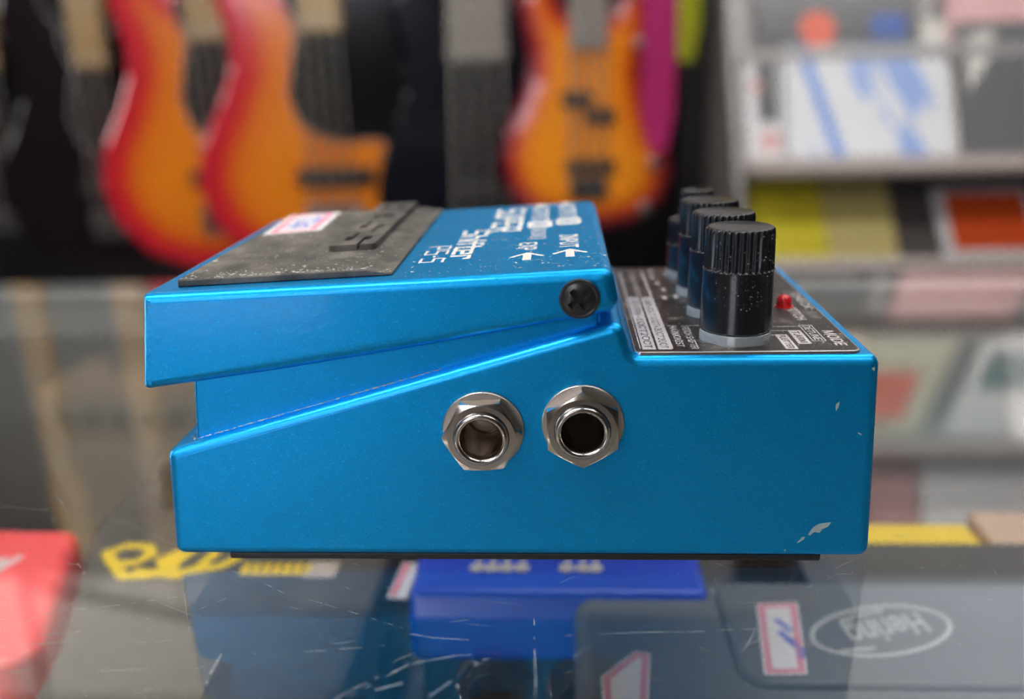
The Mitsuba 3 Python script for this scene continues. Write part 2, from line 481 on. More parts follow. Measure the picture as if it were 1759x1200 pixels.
# --- lettering on the treadle: (tx, ty) reads towards the camera, letter tops to the right
STROKES = {
    'S': [[(4, 6), (.3, 6), (.3, 3.1), (3.7, 3.1), (3.7, 0), (0, 0)]], '5': [[(4, 6), (.3, 6), (.3, 3.4), (3.7, 3.4), (3.7, 0), (0, 0)]],
    'U': [[(.3, 6), (.3, 0), (3.7, 0), (3.7, 6)]], 'P': [[(.3, 0), (.3, 6), (3.7, 6), (3.7, 2.7), (.3, 2.7)]],
    'E': [[(4, 6), (.3, 6), (.3, 0), (4, 0)], [(.3, 3), (3.8, 3)]],
    'R': [[(.3, 0), (.3, 6), (3.7, 6), (3.7, 2.7), (.3, 2.7)], [(1.8, 2.7), (4, -.6)]],
    'h': [[(.3, 6), (.3, 0)], [(.3, 4), (3, 4), (3, 0)]], 'i': [[(.3, 0), (.3, 4.1)], [(.3, 5.2), (.3, 6.2)]],
    'f': [[(2.3, 6), (1, 6), (1, 0)], [(0, 4), (2.3, 4)]], 't': [[(.8, 5.6), (.8, 0), (2.3, 0)], [(0, 4), (2.3, 4)]],
    'e': [[(.3, 2), (3, 2), (3, 4), (.3, 4), (.3, 0), (3, 0)]], 'r': [[(.3, 0), (.3, 4), (2.4, 4), (2.4, 3.2)]], '-': [[(.2, 3), (1.8, 3)]]}
ADV = {'i': 1.5, 'f': 2.9, 't': 3.0, 'h': 4.2, 'e': 4.2, 'r': 3.3, '-': 2.8}


def stroke_text(s, w=.9):
    x, parts = 0., []
    for ch in s:
        for pl in STROKES[ch]:
            parts.append(affinity.translate(LineString(pl).buffer(w / 2, cap_style='square' if ch != '-' else 'flat', join_style='round'), x))
        x += ADV.get(ch, 5.2)
    return ex(shapely.union_all(parts), 1.), 6.


def lay(mesh, x0, x1, ys, ye, top, cap=None, h=.02, lift=.012):
    """lettering mesh in (tx, ty) laid flat: letter feet at x0, heads at x1, from ys to ye (towards the camera); top(x) is the surface height"""
    mesh = TM(mesh).copy()
    v = mesh.vertices
    lo, hi = v[:, :2].min(0), v[:, :2].max(0)
    cap = hi[1] if cap is None else cap
    x = x0 + v[:, 1] / cap * (x1 - x0)
    y = ys - (v[:, 0] - lo[0]) / (hi[0] - lo[0]) * (ys - ye)
    z = np.array([top(q) for q in x]) + lift + h * (v[:, 2] > v[:, 2].mean())
    mesh.vertices = np.column_stack([x, y, z])
    return mesh


def word(s, bold=False):
    return meshkit.text_mesh(s, 1., .1, bold=bold)


def arrow():
    """an arrow that points along -tx"""
    a = LineString([(3.0, 5.6), (0, 2.8), (3.0, 0)]).buffer(.42, cap_style='round', join_style='mitre')
    return ex(a.union(sbox(.4, 2.0, 6.2, 3.6)), 1.)


tl = pd + '__treadle__printed_word'
put(num(tl), mm(lay(stroke_text('SUPER', 1.08)[0], -5.6, .2, 73., 41., TZ, 6.)), 'print_white')
put(num(tl), mm(lay(stroke_text('Shifter', .95)[0], -11.2, -6.4, 45.5, 15.6, TZ, 6.)), 'print_white')
put(num(tl), mm(lay(stroke_text('PS-5', .72)[0], -16.6, -12.5, 29.3, 14., TZ, 6.)), 'print_white')
put(num(tl), mm(lay(word('INPUT', True), 8.6, 12.0, 34.0, 20.8, TZ, 1.)), 'print_white')
put(num(tl), mm(lay(word('EXP', True), .9, 4.2, 27.9, 20.6, TZ, 1.)), 'print_white')
put(num(tl), mm(lay(word('(MONO)'), 2.7, 5.8, 43.6, 31.0, TZ, 1.)), 'print_white')
put(num(tl), mm(lay(word('OUTPUT', True), 2.4, 6.1, 73.0, 53., TZ, 1.)), 'print_white')
put(num(tl), mm(lay(word('OUTPUT', True), 8.5, 12.2, 74.0, 55., TZ, 1.)), 'print_white')
ta = pd + '__treadle__printed_arrow'
put(num(ta), mm(lay(arrow(), 7.6, 13.1, 19.6, 12.4, TZ, 5.6)), 'print_white')
put(num(ta), mm(lay(arrow(), .0, 5.4, 18.4, 11.6, TZ, 5.6)), 'print_white')
put(num(ta), mm(lay(arrow(), 1.2, 6.7, 78., 73.4, TZ, 5.6)), 'print_white')
put(num(ta), mm(lay(arrow(), 7.4, 12.8, 78.2, 74.4, TZ, 5.6)), 'print_white')
for ch, x0, x1, ya, yb in (('A', 1.7, 7.0, 52.3, 44.4), ('B', 7.8, 13.1, 54.3, 46.)):
    b = sbox(0, 0, 1.25, 1).buffer(-.18).buffer(.18)
    t = word(ch, True)
    lo, hi = t.bounds
    tri = shapely.union_all([Polygon(f) for f in t.triangles[np.abs(t.face_normals[:, 2] - 1) < 1e-3][:, :, :2]])
    tri = affinity.scale(tri, .62, .62, origin=tri.centroid)
    tri = affinity.translate(tri, .62 - tri.centroid.x, .5 - tri.centroid.y)
    put(num(tl), mm(lay(ex(b.difference(tri), 1.), x0, x1, ya, yb, TZ, 1.)), 'print_white')

# --- rubber pad with raised letters
PADH = 1.25
pad = Polygon([(-57.3, 0), (-57.3, PADH), (-23.9, PADH), (-21.9, .55), (-19.9, .55), (-19.9, 0)])
pm = along_y(pillow(pad, 71.8, .3, rc=.12, n=3), 5.2)
pm.vertices[:, 2] += TZ(pm.vertices[:, 0]) - .02
put(pd + '__pad', mm(pm), 'rubber', smooth=25, label='dusty black rubber foot pad')
W, H = 13.2, 9.2


def rr(x0, y0, x1, y1, r=.35):
    return sbox(x0, y0, x1, y1).buffer(-r).buffer(r)


GL = {'B': sbox(0, 0, W, H).buffer(-.9).buffer(.9).union(sbox(0, 0, 4, H)).difference(rr(4, 1.9, 8.8, 3.4)).difference(rr(4, 5.7, 8.8, 7.2)).difference(Polygon([(W, 5.3), (W, 3.9), (W - 1.2, 4.6)])),
      'O': sbox(0, 0, W, H).buffer(-1.4).buffer(1.4).difference(rr(4.6, 2.2, 8.2, 7.0)),
      'S': sbox(0, 0, W, H).buffer(-1.).buffer(1.).difference(rr(4.6, 5.6, 8.6, 7.2)).difference(rr(7.5, 5.6, W + 1, 6.3, .1)).difference(rr(4.2, 2., 8.4, 3.5)).difference(rr(-1, 2.9, 5.5, 3.5, .1))}
for i, ch in enumerate('BOSS'):
    g = pillow(GL[ch], 1., .15, 0, rc=0, n=2)
    g.vertices[:, 2] *= 1.25
    v = g.vertices.copy()
    x = -35.4 + v[:, 1] / H * 9.1
    y = 78. - i * 13.75 - v[:, 0]
    g.vertices = np.column_stack([x, y - .0, TZ(x) + PADH - .05 + v[:, 2]])
    put(num(pd + '__pad__letter'), mm(g), 'rubber', smooth=25)

# --- price sticker on the pad
SZ = lambda x: TZ(x) + PADH
CZ = [(-55.9, 47.4), (-43.4, 49.7), (-44.9, 76.3), (-57.6, 75.6)]


def on_pad(poly, lift, h=.04):
    m = ex(poly, 1.)
    v = m.vertices
    m.vertices = np.column_stack([v[:, 0], v[:, 1], SZ(v[:, 0]) + lift + h * v[:, 2]])
    return m


stk = Polygon(CZ)
put(pd + '__price_sticker', mm(on_pad(stk.buffer(-.6).buffer(.6), .01)), 'sticker_paper', label='white price sticker with a pink border')
fr = Polygon([(-54.6, 49.), (-45.2, 50.9), (-46.4, 74.6), (-56.2, 74.)])
put(pd + '__price_sticker__border', mm(on_pad(fr.difference(fr.buffer(-1.1)), .055, .02)), 'sticker_pink')
scr = [LineString([(-52.8, 56), (-51.8, 61), (-52.5, 66), (-51.3, 69)]), LineString([(-50.9, 55), (-51.4, 60), (-50.5, 63), (-49.5, 60), (-50.3, 56)]), LineString([(-50, 66), (-48.8, 64), (-48.9, 69), (-47.9, 67), (-47.7, 63)]),
       LineString([(-48.2, 55), (-48.8, 58), (-47.6, 60)]), LineString([(-48.2, 72), (-47.2, 73)])]
put(pd + '__price_sticker__handwriting', mm(on_pad(shapely.union_all([s.buffer(.42) for s in scr]), .055, .02)), 'ink_pale')

# --- thumb screw
hd = m3.Manifold.cylinder(1.7, 3.25, 3.25, 64)
hd = hd ^ m3.Manifold.sphere(6.2, 64).translate([0, 0, -4.3])
cr = (m3.Manifold.cube([1.05, 4.0, 2.4], True) + m3.Manifold.cube([4.0, 1.05, 2.4], True) + m3.Manifold.cylinder(2.4, .5, 1.15, 16).translate([0, 0, -1.2])).rotate([0, 0, 38]).translate([0, 0, 1.75])
hd = hd - cr
ringg = TM(hd)
put(pd + '__thumb_screw', mm(facing(ringg, 11.66, .85, 48.9)), 'screw_black', smooth=35, label='dark cross-head screw')
lip = lathe([(2.75, .9), (3.3, .9), (3.34, 1.15), (3.2, 1.35), (2.95, 1.38), (2.75, 1.25), (2.75, .9)], 64)
put(pd + '__thumb_screw__rim', mm(facing(lip, 11.66, .85, 48.9)), 'screw_black', smooth=35)

# --- jack sockets
for jx, jz, a in JACKS:
    jk = num(pd + '__jack_socket')
    yf = .0175 * jz
    tag(jk, 'nickel jack socket with a hexagonal nut')
    put(jk + '__washer', mm(facing(lathe([(4.75, 0), (7.05, 0), (7.05, .5), (6.9, .65), (4.75, .65), (4.75, 0)], 72), jx + .12, yf, jz + .35)), 'nickel_dull', smooth=30)
    hexa = m3.Manifold.cylinder(2.5, 6.9, 6.9, 6).rotate([0, 0, a]) ^ (m3.Manifold.cylinder(1.7, 7.3, 7.3, 96) + m3.Manifold.cylinder(.81, 7.3, 5.75, 96).translate([0, 0, 1.69]))
    hexa = hexa - m3.Manifold.cylinder(4, 4.72, 4.72, 64).translate([0, 0, -1]) - m3.Manifold.cylinder(2, 4.6, 5.6, 64).translate([0, 0, 2.1])
    put(jk + '__hex_nut', mm(facing(hexa, jx, yf - .65, jz)), 'nickel', smooth=20)
    br = lathe([(3.3, -15), (4.7, -15), (4.7, 3.6), (4.62, 3.9), (4.35, 4.15), (4.05, 4.2), (3.75, 4.05), (3.45, 3.5), (3.3, 2.6), (3.3, -15)], 72)
    put(jk + '__barrel', mm(facing(br, jx, yf, jz)), 'nickel', smooth=40)
    ins = lathe([(0, -14.8), (3.29, -14.8), (3.29, -13 if a > 10 else -7.), (2.7, -13 if a > 10 else -6.6), (0, -13.2 if a > 10 else -9.)], 40)
    put(jk + '__socket_core', mm(facing(ins, jx, yf, jz)), 'socket_dark' if a > 10 else 'nickel_dull', smooth=40)

# --- control panel
PZ = 38.4
plate = pillow(sbox(20.95, 2.2, 58.6, 68.6), .55, .16, 0, rc=1.2, n=3)
put(pd + '__control_panel', mm(xf(plate, t=(0, 0, PZ - .02))), 'aluminium', smooth=30, label='black control panel with silver lettering')
film = ex(sbox(21.25, 2.6, 58.3, 68.3).buffer(-1.1).buffer(1.1), .03)
put(pd + '__control_panel__face', mm(xf(film, t=(0, 0, PZ + .54))), 'panel_black')
PT = lambda x: PZ + .57
pw = pd + '__control_panel__printed_word'
pb = pd + '__control_panel__printed_bar'


def flat(poly, lift=.012, h=.012):
    return xf(ex(poly, h), t=(0, 0, PZ + .57 + lift))


def frame(x0, y0, x1, y1, w):
    return sbox(x0, y0, x1, y1).difference(sbox(x0 + w, y0 + w, x1 - w, y1 - w))


for x0, x1, txt in ((22.45, 24.75, '-EFTRN-1OCT2OCT'), (25.15, 27.45, '+3RD+1OCT 1OCT+2OCT2OCT')):
    put(num(pb), mm(flat(sbox(x0, 3.5, x1, 39.6))), 'print_silver')
    put(num(pb), mm(flat(frame(x0, 40.4, x1, 64.6, .22))), 'print_silver')
    put(num(pw), mm(lay(word(txt), x0 + .5, x1 - .5, 38.6, 4.2, PT, 1., .012, .03)), 'print_dark')
for s, x0, x1, ya, yb, b in (('HARMONIST', 28.5, 29.75, 17.6, 5.0, True), ('PITCH SHIFTER', 30.75, 32.0, 17.2, 3.6, True), ('MODE', 55.2, 57.1, 13.9, 5.0, True),
                             ('DETUNE', 52.5, 53.85, 17.2, 8.2, True), ('PITCH', 52.7, 54.5, 30.2, 21.3, True), ('CHECK', 56.2, 57.9, 41.9, 29.2, True)):
    put(num(pw), mm(lay(word(s, b), x0, x1, ya, yb, PT, 1., .012)), 'print_silver')
put(num(pb), mm(flat(frame(51.95, 7.6, 54.35, 17.8, .2))), 'print_silver')
put(num(pb), mm(flat(sbox(49.2, 6.1, 51.45, 14.3))), 'print_silver')
put(num(pw), mm(lay(word('T.ARM', True), 49.75, 50.9, 13.6, 6.7, PT, 1., .012, .03)), 'print_dark')
put(num(pb), mm(flat(sbox(46.4, 3.2, 48.5, 11.8))), 'print_silver')
put(num(pw), mm(lay(word('FLUTTER', True), 46.9, 48.0, 11.3, 3.6, PT, 1., .012, .03)), 'print_dark')
for x0, y0, x1, y1 in ((45.2, 16.7, 52.0, 16.95), (45.4, 14.1, 49.2, 14.35), (45.2, 11.3, 46.4, 11.55), (30.6, 17.9, 34.2, 18.1), (28.2, 18., 30., 18.2), (27.45, 4., 27.7, 64.4), (22.0, 4., 22.2, 64.4)):
    put(num(pb), mm(flat(sbox(x0, y0, x1, y1))), 'print_silver')
arc = LineString([(39.2 + 9.2 * math.cos(t), 26.9 + 9.2 * math.sin(t)) for t in np.linspace(-.7, .9, 14)]).buffer(.12)
put(num(pb), mm(flat(arc)), 'print_silver')
for x, y in ((28.9, 58), (29.5, 52), (30.2, 46), (32.4, 61), (32.0, 40), (29.6, 39), (29.2, 64)):    # worn small print on the far side
    put(num(pb), mm(flat(sbox(x, y - 1.2, x + .9, y + 1.6))), 'print_silver')

# --- knobs
def knob(R=6.0, Rt=5.85, h=17.9, ribs=32, cut=7.2, r_skirt=6.2):
    n = ribs * 6
    th = np.arange(n) * 2 * np.pi / n
    groove = np.clip(.5 - .75 * np.cos(th * ribs), 0, 1)              # 1 inside a flute
    rows = [(0, .0, 0), (r_skirt - .35, .0, 0), (r_skirt, .35, 0)]
    zc = h - cut
    for z in np.linspace(2., zc - .35, 5):
        rows.append((r_skirt + (R - r_skirt) * z / zc, z, 0))
    rows += [(R + .02, zc - .06, 0), (R + .10, zc, .0), (R + .02, zc + .12, .55), (R - .02, zc + .3, .95)]
    for z in np.linspace(zc + .8, h - .9, 4):
        rows.append((R + (Rt - R) * (z - zc) / cut, z, 1))
    rows += [(Rt - .02, h - .45, .9), (Rt - .16, h - .16, .55), (Rt - .42, h, .25), (Rt - .75, h - .02, .05), (Rt - 1.05, h - .12, 0), (Rt * .55, h - .34, 0), (0, h - .42, 0)]
    V, F = [], []
    for r, z, g in rows:
        rad = np.maximum(r - .38 * g * groove, 0)
        V.append(np.column_stack([rad * np.cos(th), rad * np.sin(th), np.full(n, z)]))
    i = np.arange(n)
    for k in range(len(rows) - 1):
        a, b = k * n + i, k * n + (i + 1) % n
        F += [np.stack([a, b, b + n], 1), np.stack([a, b + n, a + n], 1)]
    return trimesh.Trimesh(np.vstack(V), np.vstack(F), process=False)


kz = PZ + 2.35
kn = knob()
hexn = pillow(Point(0, 0).buffer(6.35, quad_segs=16).intersection(Polygon([(6.9 * math.cos(a), 6.9 * math.sin(a)) for a in np.radians(np.arange(0, 360, 60) + 14)])), 1.8, .25, 0, rc=0, n=2)
for y in (10.5, 26.9, 43.1):
    k = num(pd + '__knob')
    put(k, mm(xf(kn, rot([0, 0, 1], y * 7), t=(39.2, y, kz))), 'knob_black', smooth=38)
    put(k + '__nut', mm(xf(hexn, t=(39.2, y, PZ + .56))), 'cloudy_plastic', smooth=25)
k = num(pd + '__knob')
put(k, mm(xf(knob(6.1, 5.95, 11.4, 32, 5.6, 6.25), t=(39.0, 59.4, kz))), 'knob_black', smooth=38, label='wider lower knob of the stacked pair')
put(k + '__nut', mm(xf(hexn, t=(39.0, 59.4, PZ + .56))), 'cloudy_plastic', smooth=25)
k = num(pd + '__knob')
put(k, mm(xf(knob(3.75, 3.6, 6.6, 24, 4.6, 3.75), t=(39.0, 59.4, kz + 11.1))), 'knob_black', smooth=38, label='small upper knob of the stacked pair')
led = lathe([(0, 0), (1.75, 0), (1.75, .25), (1.45, .3), (1.45, 1.1), (1.38, 1.55), (1.1, 2.05), (.6, 2.4), (0, 2.5)], 40)
put(pd + '__indicator_light', mm(xf(led, t=(52.47, 30.9, PZ + .55))), 'led_red', smooth=40, label='small red indicator light')

# --- paint chips and dust
def chip(pts, y=None):
    """bare metal patch on the near face: (x, z) outline"""
    m = ex(Polygon(pts), 1.)
    v = m.vertices
    m.vertices = np.column_stack([v[:, 0], .0175 * v[:, 1] - .012 - .01 * v[:, 2], v[:, 1]])
    m.faces = m.faces[:, ::-1]
    return m


CH = [[[(49.7, 4.13), (50.44, 5.04), (51.13, 5.38), (50.86, 4.81), (49.99, 4.24)],
[(51.6, 5.84), (52.31, 7.19), (53.26, 7.87), (54.25, 8.1), (55.44, 8.21), (54.9, 7.31), (53.94, 6.86), (53.58, 6.18), (52.57, 6.29), (51.92, 5.61)],
[(50.34, 5.15), (50.92, 5.5), (50.65, 4.93)],
[(54.56, 30.09), (55.11, 30.5), (55.08, 29.57), (54.66, 28.85), (54.51, 29.57)],
[(58.44, 24.95), (59.23, 24.74), (59.16, 24.42)],
[(59.87, 36.3), (60.41, 36.6), (60.38, 35.79)],
[(47.56, 2.75), (47.95, 2.98), (47.88, 2.52)]
]]
for c in CH[0]:
    put(num(pd + '__paint_chip'), mm(chip(c)), 'bare_metal')
out = []
rs = np.random.default_rng(5)


def speck(x, y, z, s):
    return trimesh.creation.box(extents=[s, s * rs.uniform(.35, 1.4), .03], transform=trimesh.transformations.translation_matrix([x, y, z + .02]) @ trimesh.transformations.rotation_matrix(rs.uniform(0, 3), [0, 0, 1]))


for k in range(620):
    x, y = rs.uniform(-19, 16.5), 3 + 74 * rs.beta(1, 1.7)
    out.append(speck(x, y, TZ(x), rs.exponential(.10) + .05))
for k in range(500):
    x, y = rs.uniform(-57, -24), rs.uniform(6, 77)
    out.append(speck(x, y, SZ(x), rs.exponential(.09) + .05))
for k in range(420):
    x, y = rs.uniform(-57, -20), 5.6 + rs.exponential(1.6)
    out.append(speck(x, y, SZ(min(x, -24)) if x < -24 else TZ(x) + .6, rs.exponential(.10) + .05))
for k in range(700):
    x, y = rs.uniform(22, 58), rs.uniform(3, 66)
    out.append(speck(x, y, PZ + .59, rs.exponential(.07) + .04))
for k in range(150):
    t, z = rs.uniform(-2.6, -.5), rs.uniform(3, 17.3)
    s = rs.exponential(.03) + .04
    r = 6.08 if z < 10.4 else 5.98
    out.append(trimesh.creation.box(extents=[s, s, s * rs.uniform(.5, 1.2)], transform=trimesh.transformations.translation_matrix([39.2 + r * math.cos(t), 10.5 + r * math.sin(t), kz + z])))
for k in range(26):                                                     # little hairs
    x, y = rs.uniform(-56, 15), rs.uniform(6, 40)
    a, L = rs.uniform(0, 6.28), rs.uniform(.5, 1.8)
    q = np.linspace(0, 1, 5)
    cc = rs.normal(0, .4)
    px, py = x + q * L * np.cos(a + cc * q), y + q * L * np.sin(a + cc * q)
    zz = (SZ if x < -24 else TZ)(x) + (0 if not -24 < x < -19.5 else .6)
    out.append(tube_path(np.column_stack([px, py, zz + .06 + .2 * q * (1 - q)]), .022, 5))
put(pd + '__dust', mm(cat_(*out)), 'dust', kind='stuff')
crumb = []
for k in range(420):                                                    # grime in the ledge beside the housing
    x = rs.uniform(-59, -12)
    z = 21.9 + (x + 60.6) * .2878
    crumb.append(speck(x, rs.uniform(2.7, 3.5) if x > -57 else rs.uniform(3, 9), z + .05, rs.exponential(.13) + .08))
put(pd + '__ledge_grime', mm(cat_(*crumb)), 'dust', kind='stuff')

# ------------------------------------------------------------------ things on the shelf under the glass
SH = -100.                                  # shelf height under the glass, mm
TOPZ = -45.
mat('red_paint', lin(242, 72, 76), .35, coat=.6)
mat('red_print', (.75, .55, .55), .5)
mat('yellow_print', (.80, .56, .02), .5)
def grey_tex(p, n, uv):
    return mikit.mix((.06, .054, .045), (.11, .10, .085), mikit.fbm(p.x * 90, p.y * 90, p.z * 90, 4))


mat('grey_paint', mikit.proc(grey_tex), .5, .2)
mat('blue_paint', (.004, .055, .62), .35, coat=.6)
mat('grey_case', (.105, .115, .125), .5)
mat('logo_white', (.40, .41, .40), .5)
mat('tag_pink', (.62, .25, .32), .5)
mat('carton_tan', (.24, .16, .085), .8)
mat('case_dark', (.07, .07, .072), .6)
mat('carton_peach', (.55, .40, .30), .7)
mat('carton_cream', (.42, .36, .30), .7)
mat('carton_yellow', (.80, .58, .06), .6)
mat('carton_pink', (.55, .32, .30), .6)
mat('carton_white', (.55, .54, .54), .6)
mat('rubber_plain', (.015, .015, .016), .6)


def quad_poly(*p):
    return Polygon(p)


def prism(poly, z0, z1, r=1.5, rb=.5):
    return xf(pillow(poly, z1 - z0, r, rb, rc=max(r, rb) * 2), t=(0, 0, z0))


def inked(poly, z, h=.05):
    return xf(ex(poly, h), t=(0, 0, z))


# red pedal at the left
rp = Polygon([(-215, 55), (-206, 96), (-137, 94), (-117, 37), (-120, 30), (-208, 30)])
put('compact_pedal', mm(prism(rp, SH + 2, TOPZ, 3.)), 'red_paint', smooth=32,
    label='red compact pedal under the glass at the left edge of the photo', cat='effects pedal')
put('compact_pedal__base', mm(prism(rp.buffer(-3), SH + .2, SH + 2, .4)), 'rubber_plain', smooth=30)
put('compact_pedal__emblem', mm(inked(LineString([(-152, 70), (-150, 76), (-148, 70), (-146, 77)]).buffer(1.4), TOPZ + .01)), 'red_print')
put('compact_pedal__knob', mm(xf(knob(6., 5.8, 12, 24, 5), t=(-190, 84, TOPZ + .2))), 'knob_black', smooth=38)
put('compact_pedal__knob_001', mm(xf(knob(6., 5.8, 12, 24, 5), t=(-172, 84, TOPZ + .2))), 'knob_black', smooth=38)
# dark grey pedal with yellow script
gp = Polygon([(-133.5, 96), (-112.5, 36), (-108, 14), (-40, 14), (-40, 128), (-133.5, 128)])
put('script_pedal', mm(prism(gp, SH + 2, TOPZ, 3.)), 'grey_paint', smooth=32,
    label='dark grey pedal under the glass with yellow script lettering', cat='effects pedal')
put('script_pedal__base', mm(prism(gp.buffer(-3), SH + .2, SH + 2, .4)), 'rubber_plain', smooth=30)
sc = [LineString([(-121.5, 80), (-117, 74), (-111, 74.5), (-108, 79), (-111, 83.5), (-117, 84), (-121.5, 80)]),
      LineString([(-115, 72), (-111, 67.5), (-104, 68), (-99, 74), (-101, 80), (-104, 76), (-97, 69), (-92, 72), (-90, 80)]),
      LineString([(-96, 84), (-99, 76), (-103, 69.5)]), LineString([(-93, 70.5), (-86, 73), (-83, 77)]), LineString([(-108, 70), (-96, 68)])]
put('script_pedal__script', mm(inked(shapely.union_all([s.buffer(1.75) for s in sc]), TOPZ + .01)), 'yellow_print')
small = shapely.union_all([sbox(x, 68.6, x + 2.1, 74.6) for x in np.arange(-79.5, -62, 2.9)] + [sbox(-79.5, 68.6, -62, 70.2)])
put('script_pedal__small_lettering', mm(inked(small, TOPZ + .01)), 'yellow_print')
put('script_pedal__label', mm(inked(sbox(-61.5, 67.4, -52.8, 75.4).buffer(-1).buffer(1), TOPZ + .01)), 'carton_cream')
for i, x in enumerate((-112, -83, -54)):
    put(num('script_pedal__knob'), mm(xf(knob(6., 5.8, 12, 24, 5), t=(x, 112, TOPZ + .2))), 'knob_black', smooth=38)
# bright blue pedal
bp = sbox(-31.5, 57.0, 46, 120)
bprof = Polygon([(57.0, TOPZ - 19), (57.2, TOPZ - 6), (61., TOPZ), (120, TOPZ + 3), (120, TOPZ - 19)])       # (y, z)
bm = pillow(bprof, 77.5, 2.5, rc=2.8)
v = bm.vertices.copy()
bm.vertices = np.column_stack([v[:, 2] - 31.5, v[:, 0], v[:, 1]])
put('blue_pedal', mm(bm), 'blue_paint', smooth=40, label='bright blue pedal under the glass below the standing blue pedal', cat='effects pedal')
put('blue_pedal__base', mm(prism(bp.buffer(-2.5), SH + .2, TOPZ - 19, 1.)), 'rubber_plain', smooth=30)  # tall black lower half under the blue shell
bz = TOPZ + .35
wl = []
for x in (-14.5, -10.5, -6.6, -2.4, 9.6, 14.0, 17.4):
    wl += [Point(x, 71.5).buffer(2.1).difference(Point(x + .3, 71.8).buffer(.7)), sbox(x - .4, 69.6, x + .9, 76.5)]
put('blue_pedal__lettering', mm(inked(shapely.union_all(wl), bz + .35, .25)), 'carton_white')
put('blue_pedal__price_tag', mm(xf(prism(Polygon([(-37.5, 61), (-32.2, 60.4), (-31, 78), (-36, 79)]), TOPZ - 2.2, TOPZ - 1.8, .05, .05))), 'sticker_paper')
put('blue_pedal__price_tag__border', mm(inked(Polygon([(-36.8, 61.8), (-35.2, 61.6), (-33.9, 77.6), (-35.4, 77.9)]), TOPZ - 1.75)), 'sticker_pink')
for i, x in enumerate((-18, 4, 26)):
    put(num('blue_pedal__knob'), mm(xf(knob(6., 5.8, 12, 24, 5), t=(x, 108, TOPZ + 2.4))), 'knob_black', smooth=38)
# grey rounded case with an oval emblem and two stickers
gc = sbox(11.5, -46, 168, 70.5).buffer(-13).buffer(13, quad_segs=12)
put('instrument_case', mm(prism(gc, SH + .2, TOPZ - 1.5, 4.)), 'grey_case', smooth=32,
    label='dark grey rounded case under the glass with an oval emblem and price stickers', cat='case')
put('instrument_case__lid', mm(prism(sbox(47.5, 25.5, 160, 66.8).buffer(-7).buffer(7, quad_segs=10), TOPZ - 1.7, TOPZ, 1.6, 0.)), 'grey_case', smooth=32)
LZ = TOPZ + .02
ell = affinity.rotate(affinity.scale(Point(0, 0).buffer(1, quad_segs=24), 18.2, 9.6), 17)
ell = affinity.translate(ell, 84.2, 45.6)
put('instrument_case__emblem_ring', mm(inked(ell.difference(ell.buffer(-1.15)), LZ)), 'logo_white')


def upside(mesh, cx, cy, w, h, shear=.25, ang=197):
    """lettering laid flat that reads from the far side of the counter"""
    m = TM(mesh).copy()
    v = m.vertices - [(m.bounds[0][0] + m.bounds[1][0]) / 2, .5, 0]
    q = np.column_stack([(v[:, 0] + shear * v[:, 1]) * w / np.ptp(v[:, 0]), v[:, 1] * h])
    a = math.radians(ang)
    m.vertices = np.column_stack([cx + q[:, 0] * math.cos(a) - q[:, 1] * math.sin(a), cy + q[:, 0] * math.sin(a) + q[:, 1] * math.cos(a), LZ + .05 * (v[:, 2] > .05)])
    return m


put('instrument_case__emblem_word', mm(upside(word('Hering', True), 85.6, 46.2, 20.5, 7.6)), 'logo_white')
put('instrument_case__emblem_line', mm(inked(affinity.rotate(sbox(78, 51.8, 87.5, 52.7), 17), LZ)), 'logo_white')
put('instrument_case__emblem_line_001', mm(inked(affinity.rotate(sbox(72.2, 37.4, 80.5, 38.4), 8), LZ)), 'logo_white')
for i, (P_, zz) in enumerate((([(56.9, 56.2), (67.4, 57.0), (62.6, 28.7), (53.0, 28.3)], TOPZ), ([(25.4, 38.6), (28.9, 37.6), (25.8, 12.0), (17.0, 12.0), (17.0, 29.0)], TOPZ - 1.5))):
    k = num('instrument_case__price_sticker')
    pg = Polygon(P_)
    put(k, mm(inked(pg.buffer(-.4).buffer(.4), zz + .01, .08)), 'sticker_paper')
    put(k + '__border', mm(inked(pg.buffer(-.45).difference(pg.buffer(-2.0)), zz + .1, .03)), 'tag_pink')
    if i == 0:
        put(k + '__handwriting', mm(inked(shapely.union_all([LineString([(60.2, 44), (62.4, 40), (63.2, 37), (62.6, 35)]).buffer(.9), LineString([(61.2, 41), (63.6, 37.4)]).buffer(.8)]), zz + .1, .03)), 'ink_blue')
        put(k + '__faded_stroke', mm(inked(LineString([(60.6, 49.), (62.4, 45.2)]).buffer(.9), zz + .1, .03)), 'ink_pale')
# cartons and spools farther back on the shelf
def carton(name, x0, x1, y0, y1, h, m, label, rz=0, band=None, cat='box', group=None):
    g = affinity.rotate(sbox(x0, y0, x1, y1), rz)
    k = num(name)
    put(k, mm(prism(g, SH + .3, SH + h, .8)), m, smooth=30, label=label, cat=cat, group=group)
    if band:
        put(k + '__lid_band', mm(prism(g.buffer(.5, join_style='mitre'), SH + h * .62, SH + h * .8, .2)), band, smooth=30)


carton('carton', 78, 200, 80, 106.5, 44, 'case_dark', 'flat dark box on the shelf behind the grey case', 0)
carton('carton', 96, 139, 110, 126, 40, 'carton_yellow', 'yellow carton on the shelf behind the flat dark box', 0)
carton('carton', 141, 196, 108, 130, 42, 'carton_peach', 'peach carton on the shelf right of the yellow one', -2)
carton('carton', -214, -196, 104, 128, 30, 'carton_cream', 'small cream carton on the shelf behind the red pedal', 4)

